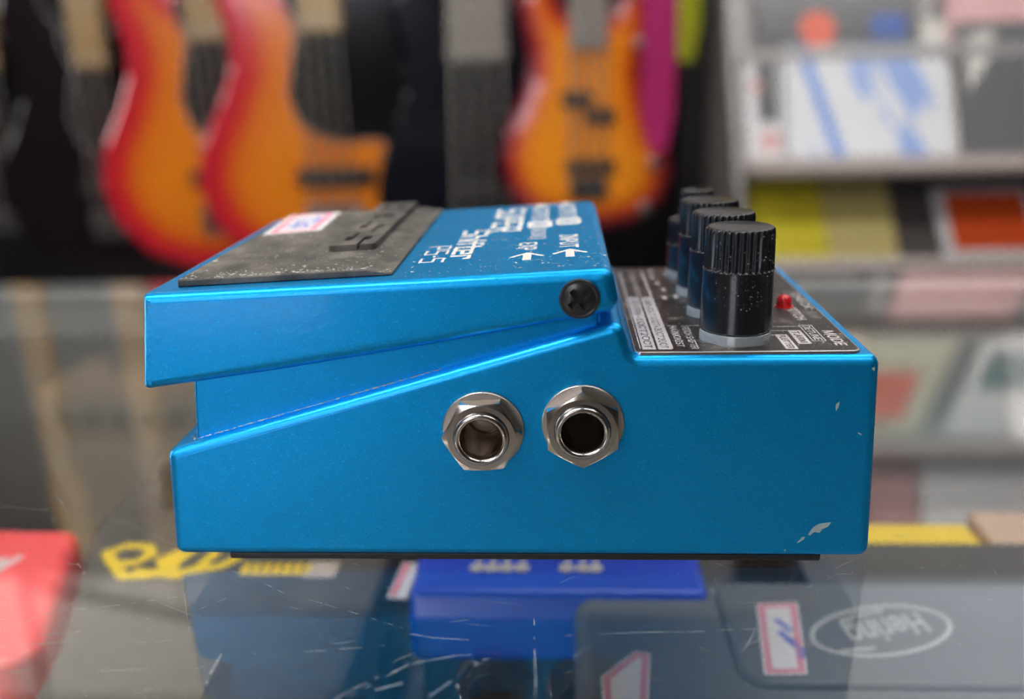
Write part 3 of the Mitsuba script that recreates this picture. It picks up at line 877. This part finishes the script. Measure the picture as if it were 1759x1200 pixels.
# ------------------------------------------------------------------ bass guitars
mat('lacquer_black', (.006, .006, .009), .12, spec=.15, coat=.6, gloss=.96)
mat('lacquer_plum', (.006, .002, .005), .12, spec=.15, coat=.6, gloss=.96)
mat('lacquer_midnight', (.001, .002, .006), .12, spec=.15, coat=.6, gloss=.96)
mat('lacquer_burst', {'type': 'mesh_attribute', 'name': 'vertex_color'}, .16, coat=1., gloss=.95)
mat('guard_black', (.006, .005, .006), .16, spec=.2)
mat('guard_edge', (.34, .33, .33), .3)
mat('pickup_black', (.012, .012, .012), .4)
mat('chrome', (.72, .72, .73), .10, 1.0)


def maple_tex(p, n, uv):
    return mikit.mix((.44, .27, .085), (.56, .36, .13), mikit.fbm(p.x * 60, p.y * 60, p.z * 5, 3))


mat('maple', mikit.proc(maple_tex), .3, coat=.5)
mat('rosewood', (.10, .075, .06), .4)
mat('rosewood_sheen', (.27, .24, .215), .4)  # rosewood with its grey reflection put into the base colour
mat('string_steel', (.60, .56, .50), .40, 1.0)
half_l = [(0, 0), (-62, 3), (-122, 28), (-163, 78), (-178, 140), (-166, 200), (-140, 250), (-121, 298), (-119, 340), (-131, 390), (-140, 432), (-131, 478), (-102, 512), (-72, 508), (-56, 470), (-47, 430), (-36, 416)]
half_r = [(36, 416), (46, 422), (62, 446), (88, 458), (114, 440), (128, 402), (125, 352), (115, 300), (121, 250), (142, 200), (163, 150), (168, 104), (150, 54), (98, 14), (44, 2)]
outline = Polygon(half_l + half_r)
outline = outline.buffer(14).buffer(-28, quad_segs=8).buffer(14, quad_segs=8).simplify(.25)
outline = Polygon(np.array(outline.exterior.coords)).segmentize(9)


def bass_body(th=42., R=13., carve=0.):
    b = TM(MF(trimesh.creation.extrude_polygon(outline, th, engine='earcut')).refine_to_length(8.))
    v = b.vertices.copy()
    d = shapely.distance(outline.exterior, shapely.points(v[:, :2]))
    t = np.clip(d / R, 0, 1)
    drop = R * (1 - np.sqrt(np.maximum(1 - (1 - t) ** 2, 0)))
    top = v[:, 2] > th / 2
    w = np.where(v[:, 2] > th - 1e-3, th - drop, np.where(v[:, 2] < 1e-3, drop * .6, np.clip(v[:, 2], R * .6, th - R)))
    w = np.where(v[:, 2] > th - 1e-3, w - carve * (1 - np.clip(d / 75, 0, 1)) ** 2, w)
    # (u, v, w) -> x, -w (front faces -y), z
    m = trimesh.Trimesh(np.column_stack([v[:, 0], -w, v[:, 1]]) * .001, b.faces, process=False)
    return m, d


BODY, BD = bass_body()


def burst(d, cols, stops):
    c = np.empty((len(d), 3))
    for k in range(3):
        c[:, k] = np.interp(d, stops, [q[k] for q in cols])
    return c


CHERRY = burst(BD, [(.50, .003, .024), (.56, .005, .020), (.62, .032, .004), (.72, .150, .002), (.76, .205, .002)], [0, 22, 36, 54, 85])
BODY7, BD7 = bass_body(carve=11.)
TOBACCO = burst(BD7, [(.10, .004, .016), (.22, .006, .016), (.60, .06, .004), (.85, .24, .005), (.92, .30, .008)], [0, 16, 34, 56, 90])
PLY = {'burst': mikit.ply(BODY, 'lacquer_burst', smooth=True, color=CHERRY), 'tobacco': mikit.ply(BODY7, 'lacquer_burst', smooth=True, color=TOBACCO),
       'plain': mikit.ply(BODY, 'lacquer_black', smooth=True)}


def front(mesh):
    """(u, v, w) mm -> metres, w towards -y"""
    m = TM(mesh).copy()
    v = m.vertices
    m.vertices = np.column_stack([v[:, 0], -v[:, 2], v[:, 1]]) * .001
    m.faces = m.faces[:, :]
    return m


guard = Polygon([(-20, 505), (-36, 480), (-44, 430), (-42, 385), (-30, 345), (-40, 300), (-46, 262), (-36, 225), (-10, 205), (20, 198), (60, 200), (90, 185), (112, 165), (124, 120), (140, 124),
                 (141, 170), (120, 215), (100, 250), (98, 300), (108, 350), (104, 400), (84, 436), (62, 428), (40, 400), (-36, 400)]).buffer(6).buffer(-12).buffer(6)
guard = guard.intersection(outline.buffer(-12))
guard = max(getattr(guard, 'geoms', [guard]), key=lambda g: g.area)
G_PLY = front(xf(pillow(guard, 2.2, .6, 0, rc=2, n=2), t=(0, 0, 42.)))
GE_PLY = front(xf(pillow(guard.buffer(2.6), 1.4, .6, 0, rc=2, n=2), t=(0, 0, 41.9)))


def pole_block(w, h, th, x=0, y=0, z=0, r=5):
    return xf(pillow(sbox(-w / 2, -h / 2, w / 2, h / 2).buffer(-r).buffer(r), th, 1.5, 0, rc=0, n=2), t=(x, y, z))


NECKTOP = 900.
nk = Polygon([(-31, 352), (31, 352), (23, NECKTOP), (-23, NECKTOP)])
head = Polygon([(-23, NECKTOP), (23, NECKTOP), (30, NECKTOP + 40), (34, NECKTOP + 170), (18, NECKTOP + 195), (-22, NECKTOP + 185), (-38, NECKTOP + 60)]).buffer(-6).buffer(12).buffer(-6)
NECK = front(xf(pillow(nk, 20, 3, 6, rc=0, n=3), t=(0, 0, 26)))
BOARD = front(xf(pillow(Polygon([(-31, 345), (31, 345), (23, NECKTOP), (-23, NECKTOP)]), 6, 1.5, 0, rc=0, n=2), t=(0, 0, 46.2)))
HEAD = front(xf(pillow(head, 15, 2, 2, rc=0, n=2), t=(0, 0, 22)))
BRIDGE = front(cat_(pole_block(76, 46, 4, 0, 84, 42, 2), *[pole_block(14, 26, 8, -28.5 + 19 * i, 82, 45, 1) for i in range(4)]))
JPICK = front(pole_block(98, 24, 9, 4, 148, 42.))
PPICK = front(pole_block(56, 27, 9, 0, 0, 42.))
KNOBG = front(xf(lathe([(0, 0), (12, 0), (12, 8), (11, 12), (8.5, 14.5), (5, 16), (0, 16.6)], 32), t=(0, 0, 42)))
FRET = [front(xf(trimesh.creation.box(extents=[2 * (31 - 8 * (z - 395) / 505.), 2.4, 1.6]), t=(0, z, 53.))) for z in np.geomspace(36, 580, 19)[::-1] * -1 + 940 if z > 352]
STRG = [front(tube_path([(-28.5 + 19 * i, 84, 55), (-19.5 + 13 * i, NECKTOP, 55.5), (-16 + 10 * i, NECKTOP + 60 + 25 * i, 40)], 2.3 - .2 * i, 6)) for i in range(4)]
TUNER = front(xf(lathe([(0, 0), (7, 0), (7, 3), (4, 4), (4, 14), (0, 14.5)], 20), t=(0, 0, 36)))
EAR = front(cat_(xf(pillow(Point(0, 0).buffer(11), 4, 1, 1, rc=0, n=2), t=(0, 0, 27)), xf(trimesh.creation.box(extents=[22, 4, 4]), t=(16, 0, 29))))
plies = {}


def share(name, mesh, bsdf, smooth=30):
    if (name, bsdf) not in plies:
        plies[name, bsdf] = mikit.ply(mesh, bsdf, smooth=smooth)
    return plies[name, bsdf]


def bass(x, y, zb, finish, label, board='maple', neck='maple', guard_on=True, pbass=False, s=1., yaw=0., strings=4, chrome_knobs=((118, 196), (128, 158), (124, 118)), sx=1.14, nw=1.):
    k = num('bass_guitar')
    tag(k, label, 'bass guitar')
    M = T().translate([x, y, zb]).rotate([0, 0, 1], yaw).scale([s * sx, s, s])
    N = T().translate([x, y, zb]).rotate([0, 0, 1], yaw).scale([s * nw, s, s])

    def part(name, d, at=None, ky=None, nk=False):
        m = (N if nk else M) if at is None else M @ T().translate([at[0] * .001, 0, at[1] * .001])
        scene[ky or num(f'{k}__{name}')] = {**d, 'to_world': m}
    if finish in ('burst', 'tobacco'):
        part('body', PLY[finish])
    else:
        part('body', {**PLY['plain'], 'bsdf': {'type': 'ref', 'id': finish}})
    if guard_on:
        part('pickguard', share('guard', G_PLY, 'guard_black'))
        part('pickguard__bevel', share('guard_edge', GE_PLY, 'guard_edge'), ky=f'{k}__pickguard__bevel')
    part('neck', share('neck', NECK, neck), nk=True)
    part('fingerboard', share('board', BOARD, board), nk=True)
    for i, f in enumerate(FRET):
        part('', share(f'fret{i}', f, 'string_steel', False), ky=num(f'{k}__fingerboard__fret'), nk=True)
    part('headstock', share('head', HEAD, neck), nk=True)
    part('bridge', share('bridge', BRIDGE, 'chrome', 25))
    for i, st in enumerate(STRG):
        part('string', share(f'str{i}', st, 'string_steel', True), nk=True)
    part('pickup', share('jpick', JPICK, 'pickup_black'), (0, -20) if pbass else None)
    if pbass:
        part('pickup', share('ppick', PPICK, 'pickup_black'), (-24, 254))
        part('pickup', share('ppick', PPICK, 'pickup_black'), (24, 222))
    for q in chrome_knobs:
        part('knob', share('gknob', KNOBG, 'chrome'), q)
    for i in range(4):
        part('tuner', share('tuner', TUNER, 'chrome'), (-14 + 9 * i, NECKTOP + 60 + 28 * i))
        part('tuner_key', share('ear', EAR, 'chrome'), (30, NECKTOP + 50 + 30 * i))
    return k


ZB = Z0 - .236
#            x      y     bottom      finish
bass(-.99, 1.51, ZB - .01, 'lacquer_black', 'black bass guitar at the left edge of the photo, left of the plum one')
bass(-.765, 1.445, ZB - .01, 'lacquer_plum', 'dark plum bass guitar with a maple neck, left of the cherry sunburst ones')
bass(-.537, 1.38, ZB - .002, 'burst', 'left of two cherry sunburst bass guitars with black pickguard', s=1.08, sx=1.12)
bass(-.343, 1.315, ZB + .004, 'burst', 'right of two cherry sunburst bass guitars, behind the price sticker of the blue pedal', s=1.08, sx=1.14)
bass(-.105, 1.243, ZB + .012, 'lacquer_midnight', 'blue-black bass guitar with a broad grey neck between the sunburst basses', 'rosewood_sheen', 'maple', guard_on=False, s=.92, sx=.98, nw=1.5)
bass(.049, 1.16, Z0 - .140, 'tobacco', 'small tobacco sunburst bass guitar without pickguard, behind the lettered end of the blue pedal', 'rosewood_sheen', 'maple', False, True, s=.71, sx=.98, nw=1.2,
     chrome_knobs=((118, 238), (128, 132), (112, 46), (96, 352)))
bass(.40, 2.35, Z0 - .30, 'lacquer_black', 'black bass guitar behind the magenta strap', 'rosewood', 'rosewood', True)
bass(-.34, 2.30, Z0 - .30, 'lacquer_black', 'black bass guitar hanging far back, behind the blue-black one', 'rosewood', 'rosewood', True)

mat('rail_steel', (.12, .12, .125), .35, .8)
HANGS = ([(-.99, 1.51), (-.765, 1.445), (-.537, 1.38), (-.343, 1.315), (-.105, 1.243)], [(-.34, 2.30), (.40, 2.35)])
for i, hs in enumerate(HANGS):
    k = num('hanging_rail')
    lab = ('steel rail that carries the front row of bass guitars', 'steel rails that carry the bass guitars farther back')[i]
    tag(k, lab, 'rail')
    ends = [np.array([hs[0][0] - .2, hs[0][1] + .06, 1.93]), *[np.array([x, y + .0, 1.93]) for x, y in hs], np.array([hs[-1][0] + .15, hs[-1][1] - .04, 1.93])]
    put(k + '__bar', tube_path(ends, .012, 12), 'rail_steel', smooth=40)
    for e in (ends[0], ends[-1]):
        put(num(k + '__hanger_rod'), trimesh.creation.cylinder(radius=.008, segment=[e, [e[0], e[1], CEIL - .001]], sections=12), 'rail_steel', smooth=40)
    for x, y in hs:
        put(num(k + '__hook'), trimesh.creation.cylinder(radius=.004, segment=[[x, y - .005, 1.93], [x, y - .005, 1.76]], sections=10), 'rail_steel', smooth=40)

k = 'guitar_hanger'
put(k, tube_path([(.049, 1.165, CEIL - .001), (.049, 1.165, 1.62), (.049, 1.158, 1.59)], .006, 10), 'rail_steel', smooth=40, label='steel rod that holds the small sunburst bass', cat='hanger')

# straps
mat('strap_magenta', lin(165, 8, 92), .6, sheen=.4)
mat('strap_lime', lin(168, 172, 20), .6, sheen=.4)
mat('strap_end', (.02, .02, .02), .5)


def strap(x, y, z0, z1, w, m, label, tip=.05):
    k = num('guitar_strap')
    g = Polygon([(x - w / 2, z1), (x - w / 2, z0 + tip), (x - w * .28, z0), (x + w * .28, z0), (x + w / 2, z0 + tip), (x + w / 2, z1)])
    b = pillow(g, .004, .0012, rc=0, n=2)
    v = b.vertices.copy()
    b.vertices = np.column_stack([v[:, 0], y - v[:, 2] + .012 * np.sin((v[:, 1] - z0) * 5), v[:, 1]])
    put(k, b, m, smooth=30, label=label, cat='guitar strap')
    hk = trimesh.creation.cylinder(radius=.004, segment=[[x, y - .01, z1 - .01], [x, y + .05, z1 - .005]], sections=10)
    put(k + '__hook', hk, 'rail_steel', smooth=40)


strap(.138, 1.08, Z0 - .026, 1.80, .042, 'strap_magenta', 'magenta guitar strap hanging right of the tobacco sunburst bass')
strap(.208, 1.36, Z0 + .085, 1.80, .042, 'strap_lime', 'yellow-green guitar strap hanging beside the magenta one')
strap(.238, 1.45, Z0 - .20, 1.80, .045, 'strap_end', 'black guitar strap hanging left of the magazine rack')
k = 'strap_rail'
put(k + '__bar', tube_path([(.125, 1.02, 1.795), (.138, 1.095, 1.795), (.208, 1.385, 1.795), (.238, 1.475, 1.795), (.25, 1.52, 1.795)], .010, 12), 'rail_steel', smooth=40)
for x, y in ((.125, 1.02), (.25, 1.52)):
    put(num(k + '__hanger_rod'), trimesh.creation.cylinder(radius=.007, segment=[[x, y, 1.795], [x, y, CEIL - .001]], sections=12), 'rail_steel', smooth=40)
tag(k, 'slanting steel rail above the guitar straps', 'rail')

# ------------------------------------------------------------------ magazine rack on the right
mat('rack_grey', (.25, .24, .24), .45, .3)
mat('rack_beige', (.30, .255, .24), .5)
mat('rack_shaded', (.085, .07, .068), .6)  # back of the lower tier, its shade put into the colour
LEAN = 28.


def leaf(x0, x1, y, z, h, th, skew=0.):
    """a book leaning back: its foot at (y, z), h tall; returns the mesh in room metres"""
    b = xf(pillow(sbox(x0, 0, x1, h), th, .0008, rc=0, n=2))
    return lean(b, y, z)


def lean(b, y, z, lift=0., deg=None):
    """(x, up, out) -> leaning on the rack with its foot at (y, z)"""
    b = TM(b).copy()
    v = b.vertices
    a = math.radians(LEAN if deg is None else deg)
    o = v[:, 2] + lift
    b.vertices = np.column_stack([v[:, 0], y + v[:, 1] * math.sin(a) - o * math.cos(a), z + v[:, 1] * math.cos(a) + o * math.sin(a)])
    return b


def mag_tex(kind):
    def f(p, n, uv):
        c = mi.Color3f(.66, .67, .70)
        s = mikit.fbm(p.x * 26 + p.z * 9, p.z * 10, 3, 3)
        b = mikit.smoothstep(.50, .62, s) * mikit.smoothstep(.37, .42, p.x)
        c = mikit.mix(c, (.13, .27, .66), b * .75)
        q = mikit.smoothstep(.012, .006, dr.abs(p.x - .415 + .30 * (p.z - .93)))
        return mikit.mix(c, (.07, .22, .62), q * .9)
    return f


scene['cover_blue'] = {'type': 'twosided', 'bsdf': {'type': 'principled', 'base_color': mikit.proc(mag_tex(0)), 'roughness': .28, 'specular': .5, 'clearcoat': .6, 'clearcoat_gloss': .9}}
mat('cover_dark', (.045, .045, .05), .3, coat=.5)
mat('cover_slate', (.11, .11, .12), .28, coat=.5)
mat('cover_pink', (.62, .36, .36), .4)
mat('cover_bright', (.86, .85, .84), .5)
mat('cover_white', (.72, .72, .73), .35, coat=.4)
mat('cover_orange', lin(214, 92, 66), .4)
mat('cover_blueprint', (.035, .09, .33), .4)
mat('cover_yellow', lin(228, 212, 55), .4, coat=.3)
mat('cover_cream', (.62, .58, .42), .4)
mat('cover_vermilion', lin(212, 78, 28), .4)
mat('cover_teal', (.10, .17, .17), .4)
mat('cover_straw', (.62, .52, .20), .4)
mat('cover_cyan', (.03, .16, .40), .4)
mat('page_edge', (.6, .58, .54), .7)
rk = 'magazine_rack'
tag(rk, 'grey magazine rack with leaning covers at the right of the photo', 'magazine rack')
RX0, RX1 = .268, 1.30
tiers = [(1.200, Z0 - .205, .17, 42.), (1.252, Z0 - .060, .20, 28.), (1.338, Z0 + .100, .34, 28.), (1.50, Z0 + .40, .34, 28.), (1.20, .46, .20, 25.), (1.19, .315, .17, 25.)]
for i, (y, z, h, lg) in enumerate(tiers):
    put(num(rk + '__back_board'), lean(xf(trimesh.creation.box(bounds=[[RX0 + .015, -.01, -.018], [RX1, h if i != 3 else .36, -.012]])), y, z, deg=lg), 'rack_shaded' if i == 0 else 'rack_grey')
    lipm = lean(trimesh.creation.box(bounds=[[RX0 + .015, -.024, -.014], [RX1, -.004, .022 if i != 2 else .008]]), y, z, deg=lg)
    put(num(rk + '__shelf_lip'), lipm, 'rack_beige' if i != 2 else 'rack_grey')
put(num(rk + '__shelf_board'), trimesh.creation.box(bounds=[[RX0 + .015, 1.165, Z0 - .072], [RX1, 1.262, Z0 - .062]]), 'rack_beige')
sp = Polygon([(1.15, .02), (1.165, Z0 - .205), (1.225, Z0 - .07), (1.33, Z0 + .09), (1.49, Z0 + .39), (1.68, Z0 + .76), (1.72, Z0 + .76), (1.74, .02)])
for x in (RX0, RX1):
    b = pillow(sp, .014, .002, rc=0, n=2)
    v = b.vertices.copy()
    b.vertices = np.column_stack([x + v[:, 2], v[:, 0], v[:, 1]])
    put(num(rk + '__side_panel'), b, 'rack_grey', smooth=30)


def magazine(x0, x1, tier, h, m, label, th=.005, off=0., deco=(), lift=0.):
    y, z, _, lg = tiers[tier]
    k = num('magazine')
    b = xf(pillow(sbox(x0, 0, x1, h), th, .0006, rc=0, n=2), t=(0, 0, lift))
    put(k, lean(b, y, z, deg=lg), m, smooth=30, label=label, cat='magazine')
    for nm, poly, mm_ in deco:
        put(num(f'{k}__{nm}'), lean(ex(poly, .0004), y, z, lift + th + .0001, lg), mm_)


magazine(.350, .592, 1, .182, 'cover_blue', 'white magazine with blue artwork on the rack', .006)
magazine(.290, .345, 1, .176, 'cover_white', 'narrow grey-white booklet left of the blue and white magazine', .004, deco=(('picture', sbox(.310, .06, .338, .165), 'cover_dark'), ('picture', Point(.325, .03).buffer(.017), 'cover_pink'), ('picture', Point(.308, .118).buffer(.011), 'cover_pink')))
magazine(.314, .556, 2, .297, 'cover_dark', 'black magazine with an orange and a blue picture above the white one', .006,
         deco=(('picture', Point(.405, .030).buffer(.027).union(sbox(.385, .0, .425, .03)), 'cover_orange'), ('picture', sbox(.486, .012, .538, .05), 'cover_blueprint'), ('picture', sbox(.345, .11, .52, .2), 'cover_slate')))
magazine(.606, .760, 1, .215, 'cover_slate', 'dark grey magazine at the right edge of the photo', .006, deco=(('picture', Polygon([(.62, .1), (.66, .16), (.665, .2), (.625, .19)]), 'page_edge'),))
magazine(.560, .604, 1, .225, 'page_edge', 'thin buff booklet between the white magazine and the dark grey one', .004, lift=-.0065)
magazine(.600, .820, 2, .297, 'cover_pink', 'pink magazine above the dark grey one', .006)
magazine(.282, .500, 3, .297, 'cover_white', 'white magazine with a pink picture on the top tier of the rack', .006, deco=(('picture', sbox(.31, .06, .46, .2), 'cover_pink'),))
magazine(.525, .745, 3, .297, 'cover_cream', 'cream magazine on the top tier of the rack', .006, deco=(('picture', sbox(.56, .1, .7, .24), 'cover_orange'),))
magazine(.845, 1.06, 2, .297, 'cover_white', 'white magazine right of the pink one', .006)
magazine(.790, 1.0, 3, .297, 'cover_bright', 'white magazine with a teal picture on the top tier of the rack', .006, deco=(('picture', sbox(.82, .05, .96, .15), 'cover_teal'),))
magazine(.295, .408, 0, .168, 'cover_yellow', 'yellow magazine on the lower tier of the rack', .004)
magazine(.409, .510, 0, .150, 'cover_straw', 'cream booklet beside the yellow magazine', .005)
magazine(.284, .293, 0, .160, 'cover_cyan', 'thin blue booklet left of the yellow magazine', .012)
magazine(.575, .72, 0, .128, 'cover_white', 'orange card with a white border on the lower tier', .004, deco=(('picture', sbox(.592, .016, .71, .116), 'cover_vermilion'),))
magazine(.80, .95, 0, .14, 'cover_slate', 'slate magazine on the lower tier', .005)
magazine(.50, .70, 4, .19, 'cover_teal', 'teal-grey magazine low on the rack, behind the counter', .005)
magazine(.712, .92, 4, .19, 'cover_white', 'white magazine low on the rack, behind the counter', .005)
magazine(.29, .49, 4, .19, 'cover_cream', 'cream magazine low on the rack, behind the counter', .005)
magazine(.50, .580, 5, .165, 'cover_pink', 'pink booklet on the lowest tier of the rack', .005)
magazine(.585, .86, 5, .165, 'cover_bright', 'white magazine on the lowest tier of the rack', .005)
magazine(.30, .49, 5, .165, 'cover_blueprint', 'blue magazine on the lowest tier of the rack', .005)

# ------------------------------------------------------------------ amplifiers on the floor under the bass guitars
mat('tolex_tan', (.26, .175, .10), .7)
mat('tolex_black', (.015, .015, .016), .6)
mat('grille_cloth', (.30, .25, .18), .8)
mat('grille_dark', (.03, .03, .03), .8)
mat('amp_panel', (.45, .40, .30), .35, .6)


def amplifier(x, y, w, h, d, m, g, label):
    k = num('guitar_amplifier')
    b = pillow(sbox(x - w / 2, .02, x + w / 2, .02 + h).buffer(-.015).buffer(.015), d, .012, rc=.02, n=3)
    put(k, trimesh.Trimesh(np.column_stack([b.vertices[:, 0], y + d - b.vertices[:, 2], b.vertices[:, 1]]), b.faces, process=False), m, smooth=30, label=label, cat='amplifier')
    put(k + '__grille', quad_box(x - w * .44, x + w * .44, y - .006, y + .002, .05, .02 + h * .74), g)
    put(k + '__control_panel', quad_box(x - w * .44, x + w * .44, y - .005, y + .002, .02 + h * .79, .02 + h * .94), 'amp_panel')
    for i in range(6):
        q = xf(lathe([(0, 0), (.011, 0), (.010, .016), (0, .017)], 20), [[1, 0, 0], [0, 0, -1], [0, 1, 0]], t=(x - w * .36 + i * w * .14, y - .005, .02 + h * .865))
        put(num(k + '__control_panel__knob'), q, 'knob_black', smooth=40)
    put(k + '__handle', tube_path([(x - .1, y + d / 2, .02 + h), (x - .08, y + d / 2, .045 + h), (x + .08, y + d / 2, .045 + h), (x + .1, y + d / 2, .02 + h)], .008, 10), 'tolex_black', smooth=40)
    for sx in (-1, 1):
        for yy in (.05, d - .05):
            put(num(k + '__foot'), trimesh.creation.cylinder(radius=.018, segment=[[x + sx * w * .4, y + yy, 0.0005], [x + sx * w * .4, y + yy, .024]], sections=16), 'tolex_black', smooth=40)


amplifier(-.84, 1.52, .42, .42, .22, 'tolex_tan', 'grille_cloth', 'tan amplifier on the floor under the plum bass guitar')
amplifier(-.42, 1.50, .36, .36, .2, 'tolex_tan', 'grille_dark', 'tan amplifier with a dark grille under the cherry sunburst bass guitars')
